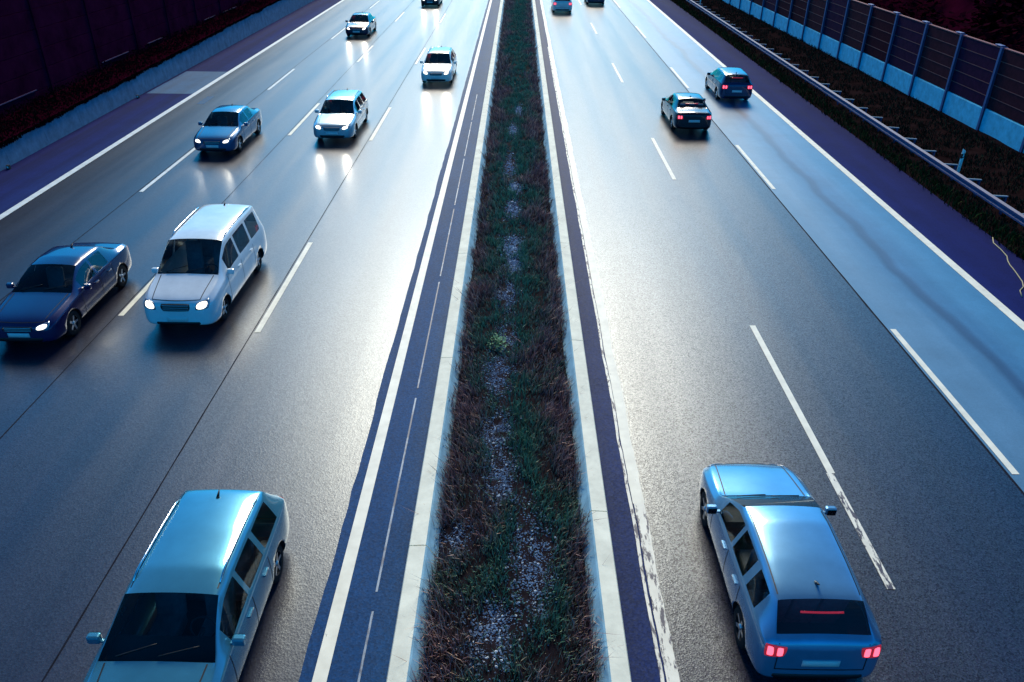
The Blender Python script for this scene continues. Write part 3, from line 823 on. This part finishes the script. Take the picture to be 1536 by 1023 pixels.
def make_car(name, kind, sp, mat, loc, rz, label, lights='front', beam=0.0, rails=None, cat='car', group=None, dark_roof=False):
    sh, bvh, y0, y1 = car_meshes(kind, sp)
    t = empty(name, loc, rz); tag(t, label, cat, group)
    me = sub_mesh(sh, {0, 20}, 'body', [mat, M['trim'], M['trim']], remap={0: 0, 20: 1})
    bm = bmesh.new(); bm.from_mesh(me)
    st = sp['st']
    # door and bonnet seams are part of the body mesh
    s_b = st[sp['side'][1][1]][0] + .04
    fdoor = st[sp['side'][0][0]][0] - .20
    rdoor = st[sp['side'][2][1]][0] + .06
    zb = .30
    for sx in (-1, 1):
        for yy in (fdoor, s_b, rdoor):
            zt = .90 if kind != 'van' else 1.04
            ribbon(bm, bvh, [(yy, zb + (zt - zb) * k / 8) for k in range(9)], 'x', sx, .018)
        ribbon(bm, bvh, [(fdoor + (rdoor - fdoor) * k / 10, zb) for k in range(11)], 'x', sx, .018)
    cowl = st[sp['wind'][0]][0]
    for sx in (-1, 1):
        ribbon(bm, bvh, [(sx * (.60 + .08 * k / 8), y0 + .16 + (cowl - y0 - .18) * k / 8) for k in range(9)], 'z', 1, .020)
    ribbon(bm, bvh, [(-.60 + 1.2 * k / 10, y0 + .16 - .05 * math.sin(PI * k / 10)) for k in range(11)], 'z', 1, .020)
    ribbon(bm, bvh, [(-.62 + 1.24 * k / 10, .50) for k in range(11)], 'y', 1, .020)
    for sx in (-1, 1):   # roof joint
        ra, rb = st[sp['wind'][1]][0] + .10, st[sp['rear'][0]][0] - .08; rw = st[sp['wind'][1] + 1][6] * .93
        ribbon(bm, bvh, [(sx * rw, ra + (rb - ra) * k / 10) for k in range(11)], 'z', 1, .016)
    ztl = sp['tail'][1] + .02
    for sx in (-1, 1):
        ribbon(bm, bvh, [(sx * .62, .50 + (ztl - .5) * k / 6) for k in range(7)], 'y', 1, .016)
    bm.to_mesh(me); bm.free()
    link(bpy.data.objects.new('body', me), t)
    gm = [M['glass'], M['trim']]
    link(bpy.data.objects.new('windscreen', sub_mesh(sh, {1}, 'windscreen', gm, True)), t)
    link(bpy.data.objects.new('rear_window', sub_mesh(sh, {2}, 'rear_window', gm, True)), t)
    nside = len(sp['side']) - 1
    for k in range(nside):
        for s in (0, 1):
            link(bpy.data.objects.new('side_window', sub_mesh(sh, {3 + 2 * k + s}, 'side_window', gm, True)), t)
    # wheels
    for ay in sp['ax']:
        for sx in (-1, 1):
            wx = sx * .775
            tyre = MB().lathe_x([(-.10, .20), (-.105, .29), (-.085, .318), (0, .324), (.085, .318), (.105, .29), (.10, .20)], wx, ay, .325, 30).build('wheel', M['tyre'], t)
            r = MB(); r.lathe_x([(sx * .02, .215), (sx * .098, .21), (sx * .102, .195), (sx * .06, .19), (sx * .05, .02), (sx * .05, .0)], wx, ay, .325, 24, 1, False)
            for k in range(5):
                a = 2 * PI * k / 5
                ca, sa = math.cos(a), math.sin(a)
                pts = []
                for rr, ww, dx in ((.03, .035, .085), (.20, .028, .098)):
                    for s in (-1, 1):
                        pts.append((wx + sx * dx, ay + rr * ca - s * ww * sa, .325 + rr * sa + s * ww * ca))
                r.quad([pts[0], pts[1], pts[3], pts[2]], 0)
            r.lathe_x([(sx * .06, .05), (sx * .10, .045), (sx * .105, 0.0)], wx, ay, .325, 16, 0)
            r.build('rim', [M['rim'], M['trim']], tyre)
    # cabin
    hd0 = st[sp['wind'][1]][0]; zr = st[sp['wind'][1] + 1][3]; back_y = st[sp['rear'][0]][0]; belt = st[sp['wind'][1]][2]
    hgt = zr - .18
    MB().box(-.76, .76, cowl + .25, back_y + .1, .22, .30).build('cabin_floor', M['cabin'], t)
    d = MB(); d.prism([(-.78, .62), (.78, .62), (.78, belt - .06), (-.78, belt - .06)], cowl + .12, cowl + .52); d.build('dashboard', M['cabin'], t)
    sw = MB(); sw.tube([(.37 + .18 * math.cos(a * PI / 8), cowl + .66 + .06 * math.sin(a * PI / 8), belt - .06 + .16 * math.sin(a * PI / 8)) for a in range(17)], .014, 6)
    sw.tube([(.37, cowl + .5, belt - .1), (.37, cowl + .66, belt - .06)], .03, 6); sw.build('steering_wheel', M['cabin'], t)
    rows = [hd0 + .42, hd0 + 1.28] + ([hd0 + 2.05] if kind == 'van' else [])
    for sy in rows:
        for sx in ((-.37, .37) if sy == rows[0] or kind == 'van' else (-.42, 0, .42)):
            q = MB()
            q.box(sx - .22, sx + .22, sy - .42, sy + .08, .30, .52 + (.2 if kind == 'van' else 0), bevel=.05)
            ww = .22 if sy == rows[0] or kind == 'van' else .205
            tp = hgt - .22
            q.bm.verts.ensure_lookup_table(); n0 = len(q.bm.verts)
            q.box(sx - ww, sx + ww, sy, sy + .13, .45, tp, bevel=.05)
            q.box(sx - .13, sx + .13, sy + .06, sy + .15, tp + .03, tp + .19, bevel=.04)
            q.box(sx - .05, sx + .05, sy + .08, sy + .11, tp - .02, tp + .05)
            q.bm.verts.ensure_lookup_table()
            for v in q.bm.verts[n0:]: v.co.y += (v.co.z - .45) * .22
            q.build('seat', M['seat'], t)
    # mirrors
    my = cowl + .35; mz = (st[sp['wind'][0] + 1][2]) + .07
    for sx in (-1, 1):
        m = MB(); m.box(sx * .90 - .0, sx * 1.08, my - .05, my + .06, mz - .06, mz + .08, bevel=.03); m.box(sx * .83, sx * .93, my - .02, my + .03, mz - .05, mz - .02)
        mo = m.build('mirror', mat, t)
        MB().box(sx * .92, sx * 1.06, my + .061, my + .066, mz - .045, mz + .065).build('mirror_glass', M['glass'], mo)
    # handles
    for yy in (s_b - .20, rdoor - .22):
        for sx in (-1, 1):
            zz = (.80 if kind != 'van' else .95)
            done(patch(bvh, [(yy - .09, zz - .015), (yy + .09, zz - .015), (yy + .09, zz + .015), (yy - .09, zz + .015)], 'x', sx, 4, 2, off=.028, thick=.005), 'door_handle', [mat], t)
    # front
    hz0, hz1, hx0, hx1 = sp['head']
    for sx in (-1, 1):
        h = done(patch(bvh, [(sx * hx0, hz0), (sx * hx1, hz0 + .05), (sx * (hx1 - .01), hz1 + .05), (sx * (hx0 + .03), hz1 - .02)], 'y', -1, 10, 6, off=.008, round_=.5), 'headlight', [M['lamp_house']], t)
        if lights == 'front' or lights == 'both':
            w = hx1 - hx0
            done(patch(bvh, [(sx * (hx0 + .04), hz0 + .025), (sx * (hx1 - .05), hz0 + .06), (sx * (hx1 - .05), hz1 + .02), (sx * (hx0 + .05), hz1 - .025)], 'y', -1, 8, 6, off=.016, round_=.9), 'lit_lens', [M['lamp_on']], h)
    gz0, gz1 = hz0 - .02, hz1 - .03
    g = done(patch(bvh, [(-.34, gz0), (.34, gz0), (.38, gz1), (-.38, gz1)], 'y', -1, 12, 4, off=.007, round_=.3), 'grille', [M['trim']], t)
    for k in range(3):
        zz = gz0 + (gz1 - gz0) * (k + .8) / 3.6
        done(patch(bvh, [(-.33, zz - .006), (.33, zz - .006), (.33, zz + .006), (-.33, zz + .006)], 'y', -1, 12, 1, off=.013, thick=.004), 'grille_bar', [M['chrome']], g)
    done(patch(bvh, [(-.52, .27), (.52, .27), (.58, .38), (-.58, .38)], 'y', -1, 12, 3, off=.006, round_=.3), 'air_intake', [M['trim']], t)
    done(patch(bvh, [(-.26, .40), (.26, .40), (.26, .51), (-.26, .51)], 'y', -1, 6, 2, off=.014, thick=.004), 'number_plate', [M['plate']], t)
    # back
    tz0, tz1, tx0, tx1 = sp['tail']
    for sx in (-1, 1):
        if kind in ('sedan',):
            q = [(sx * tx0, tz0 + .02), (sx * tx1, tz0), (sx * tx1, tz1 - .01), (sx * (tx0 + .04), tz1 - .02)]
        else:
            q = [(sx * (tx0 + .04), tz0 + .02), (sx * tx1, tz0), (sx * tx1, tz1 - .01), (sx * tx0, tz1 - .02)]
        h = done(patch(bvh, q, 'y', 1, 8, 6, off=.008, round_=.3), 'tail_light', [M['tail_house']], t)
        if lights in ('rear', 'both'):
            cx0, cx1 = tx0 + .06, tx1 - .03
            for (u, v) in ((.0, .38), (.62, 1.0)):
                a, b = cx0 + (cx1 - cx0) * u, cx0 + (cx1 - cx0) * v
                done(patch(bvh, [(sx * a, tz0 + .04), (sx * b, tz0 + .035), (sx * b, tz1 - .035), (sx * a, tz1 - .04)], 'y', 1, 4, 5, off=.015, round_=.4), 'lit_lens', [M['tail_on']], h)
    pz = .58 if kind != 'van' else .72
    done(patch(bvh, [(-.26, pz), (.26, pz), (.26, pz + .11), (-.26, pz + .11)], 'y', 1, 6, 2, off=.014, thick=.004), 'number_plate', [M['plate']], t)
    done(patch(bvh, [(-.62, .30), (.62, .30), (.66, .40), (-.66, .40)], 'y', 1, 12, 2, off=.006, round_=.2), 'bumper_trim', [M['trim']], t)
    if lights == 'rear':
        done(patch(bvh, [(-.30, tz1 + .30), (.30, tz1 + .30), (.30, tz1 + .32), (-.30, tz1 + .32)], 'y', 1, 6, 1, off=.01, thick=.004), 'brake_light', [M['tail_house']], t)
    # wipers
    for x0 in (-.55, .02):
        zc = cowl
        w = MB(); a = []
        for k in range(7):
            px, py = x0 + .52 * k / 6, cowl + .05 + .13 * k / 6 * (1 if x0 < 0 else .9)
            h, n, _, _ = bvh.ray_cast(Vector((px, py, 5)), Vector((0, 0, -1)))
            a.append(h + n * .018)
        w.tube(a, .009, 5); w.build('wiper', M['trim'], t)
    # roof rails, aerial
    hd = st[sp['wind'][1]][0]; rr_ = st[sp['rear'][0]][0]
    if sp['rails'] if rails is None else rails:
        wt = st[sp['wind'][1] + 1][6] - .04
        for sx in (-1, 1):
            pts = []
            for k in range(12):
                py = hd + .20 + (rr_ - hd - .45) * k / 11
                h, n, _, _ = bvh.ray_cast(Vector((sx * wt, py, 5)), Vector((0, 0, -1)))
                pts.append(h + Vector((0, 0, .045 if 0 < k < 11 else .004)))
            MB().tube(pts, .014, 6).build('roof_rail', M['chrome'], t)
    h, n, _, _ = bvh.ray_cast(Vector((0, rr_ - .22, 5)), Vector((0, 0, -1)))
    ae = MB(); ae.tube([h + Vector((0, -.03, -.005)), h + Vector((0, .02, .03)), h + Vector((0, .09, .075))], [.028, .02, .006], 8)
    ae.build('aerial', M['trim'], t)
    # real lamps: dipped beam
    if beam > 0:
        for sx in (-1, 1):
            ld = bpy.data.lights.new('headlight_beam', 'SPOT'); ld.energy = beam; ld.color = (1.0, .88, .70); ld.spot_size = math.radians(50); ld.spot_blend = 1.0; ld.shadow_soft_size = .06
            lo = link(bpy.data.objects.new('headlight_beam', ld), t)
            lo.location = (sx * .6, y0 - .12, (hz0 + hz1) / 2)
            lo.rotation_euler = Vector((0, -1, -.10)).to_track_quat('-Z', 'Y').to_euler()
    return t

P_navy = paint('paint_navy', (0.008, 0.014, 0.085)); P_white = paint('paint_white', (0.74, 0.80, 0.80), metal=0.0); P_teal = paint('paint_blue', (0.012, 0.085, 0.20))
P_silver = paint('paint_silver', (0.50, 0.60, 0.62), metal=.5); P_black = paint('paint_black', (0.010, 0.008, 0.018)); P_steel = paint('paint_steel_blue', (0.06, 0.27, 0.38), metal=.5)
P_cream = paint('paint_cream', (0.82, 0.82, 0.74), metal=0.0); P_violet = paint('paint_violet', (0.03, 0.014, 0.05)); P_dblue = paint('paint_dark_blue', (0.008, 0.02, 0.08))
P_mid = paint('paint_mid_blue', (0.13, 0.32, 0.50), metal=.5)

Z0 = 0.006
GL, GR = 'oncoming cars with lit headlights', 'cars driving away with lit tail lights'
BEAM = 75
def front(kind, sp, mat, x, yf, label, **k):
    return make_car('parked_car' if False else k.pop('name', 'car'), kind, sp, mat, (x, yf + sp['L'] / 2, Z0), 0.0, label, 'front', k.pop('beam', BEAM), group=GL, **k)
def back(kind, sp, mat, x, yr, label, **k):
    return make_car(k.pop('name', 'car'), kind, sp, mat, (x, yr + sp['L'] / 2, Z0), PI, label, 'rear', k.pop('beam', BEAM), group=GR, **k)

front('sedan', SEDAN, P_navy, -11.95, 16.4, 'dark navy car with lit headlights at the left edge of the picture')
front('van', VAN, P_white, -8.45, 17.3, 'white people carrier with bright lit headlights and roof rails in the left carriageway', name='van', cat='van')
front('sedan', SEDAN, P_teal, -12.70, 32.4, 'blue saloon car with lit headlights behind the navy car in the left carriageway')
front('estate', ESTATE, P_silver, -8.15, 34.6, 'silver estate car with chrome roof rails and lit headlights behind the white people carrier')
front('estate', ESTATE, P_cream, -4.65, 46.6, 'cream white car with lit headlights in the lane next to the median')
front('sedan', SEDAN, P_violet, -12.15, 62.8, 'small dark car with lit headlights far back on the left carriageway')
front('estate', ESTATE, P_steel, -4.68, 5.50, 'steel blue estate car seen from above at the bottom left', beam=0)
front('sedan', SEDAN, P_black, -8.4, 80.9, 'oncoming car cut off by the top edge of the picture, left of the median')
back('sedan', SEDAN, P_black, 8.28, 36.8, 'dark car with wide red tail lights in the middle right hand lane')
back('hatch', HATCH, P_dblue, 11.8, 43.2, 'dark blue car with red tail lights beside the right hand shoulder')
back('hatch', HATCH, P_mid, 4.33, 7.25, 'blue hatchback with red tail lights seen from above, bottom right')
back('estate', ESTATE, P_cream, 4.1, 77.6, 'pale car with tail lights at the top edge, just right of the median')
back('sedan', SEDAN, P_dblue, 7.7, 83.6, 'dark car at the top edge of the picture, barely in view on the right carriageway')

# ------------------------------------------------------------------ camera
cam = bpy.data.cameras.new('camera'); co = link(bpy.data.objects.new('camera', cam))
p, yw, r = 0.522854378, -0.00215906969, 0.0117056416
Fv = Vector((math.sin(yw) * math.cos(p), math.cos(yw) * math.cos(p), -math.sin(p)))
Rv = Fv.cross(Vector((0, 0, 1))).normalized(); Uv = Rv.cross(Fv)
R2 = Rv * math.cos(r) + Uv * math.sin(r); U2 = -Rv * math.sin(r) + Uv * math.cos(r)
mat = Matrix((R2, U2, -Fv)).transposed().to_4x4(); mat.translation = Vector((0, 0, 9.92964))
co.matrix_world = mat
cam.sensor_width = 36.0; cam.lens = 1177.284 / 1536 * 36.0
cam.clip_start = 0.1; cam.clip_end = 3000
scene.camera = co

# ------------------------------------------------------------------ light
ELEV, ROT = math.radians(37), math.radians(0)
w = bpy.data.worlds.new('World'); scene.world = w; w.use_nodes = True
nt = w.node_tree; bg = nt.nodes['Background']
sky = nt.nodes.new('ShaderNodeTexSky'); sky.sky_type = 'NISHITA'; sky.sun_disc = False
sky.sun_elevation = ELEV; sky.sun_rotation = ROT
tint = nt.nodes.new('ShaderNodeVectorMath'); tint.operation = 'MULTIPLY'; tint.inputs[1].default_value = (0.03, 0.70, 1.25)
# dome made brighter low down than overhead, to darken the near road's reflection
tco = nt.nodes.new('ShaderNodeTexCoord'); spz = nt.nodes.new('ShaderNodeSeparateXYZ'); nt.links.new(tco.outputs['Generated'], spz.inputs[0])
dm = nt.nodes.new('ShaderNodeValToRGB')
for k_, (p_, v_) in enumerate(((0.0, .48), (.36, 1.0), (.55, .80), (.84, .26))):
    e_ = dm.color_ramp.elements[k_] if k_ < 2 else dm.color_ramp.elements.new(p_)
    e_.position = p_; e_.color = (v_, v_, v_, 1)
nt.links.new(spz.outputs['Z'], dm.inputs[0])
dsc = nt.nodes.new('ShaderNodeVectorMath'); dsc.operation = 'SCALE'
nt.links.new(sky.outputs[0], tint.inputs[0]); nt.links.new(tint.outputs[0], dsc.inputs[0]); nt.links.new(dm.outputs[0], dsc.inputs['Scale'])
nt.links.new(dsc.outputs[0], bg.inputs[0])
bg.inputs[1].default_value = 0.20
sd = bpy.data.lights.new('sun', 'SUN'); sd.energy = 4.0; sd.angle = math.radians(25); sd.color = (1.0, 0.845, 0.65)
so = link(bpy.data.objects.new('sun', sd))
sdir = Vector((math.sin(ROT) * math.cos(ELEV), math.cos(ROT) * math.cos(ELEV), math.sin(ELEV)))
so.rotation_euler = (-sdir).to_track_quat('-Z', 'Y').to_euler()
so.location = sdir * 60

scene.view_settings.view_transform = 'Standard'; scene.view_settings.look = 'None'
scene.view_settings.exposure = 0; scene.view_settings.gamma = 1
scene.render.engine = 'CYCLES'
scene.cycles.use_denoising = True
scene.cycles.sample_clamp_indirect = 4.0
scene.cycles.max_bounces = 6
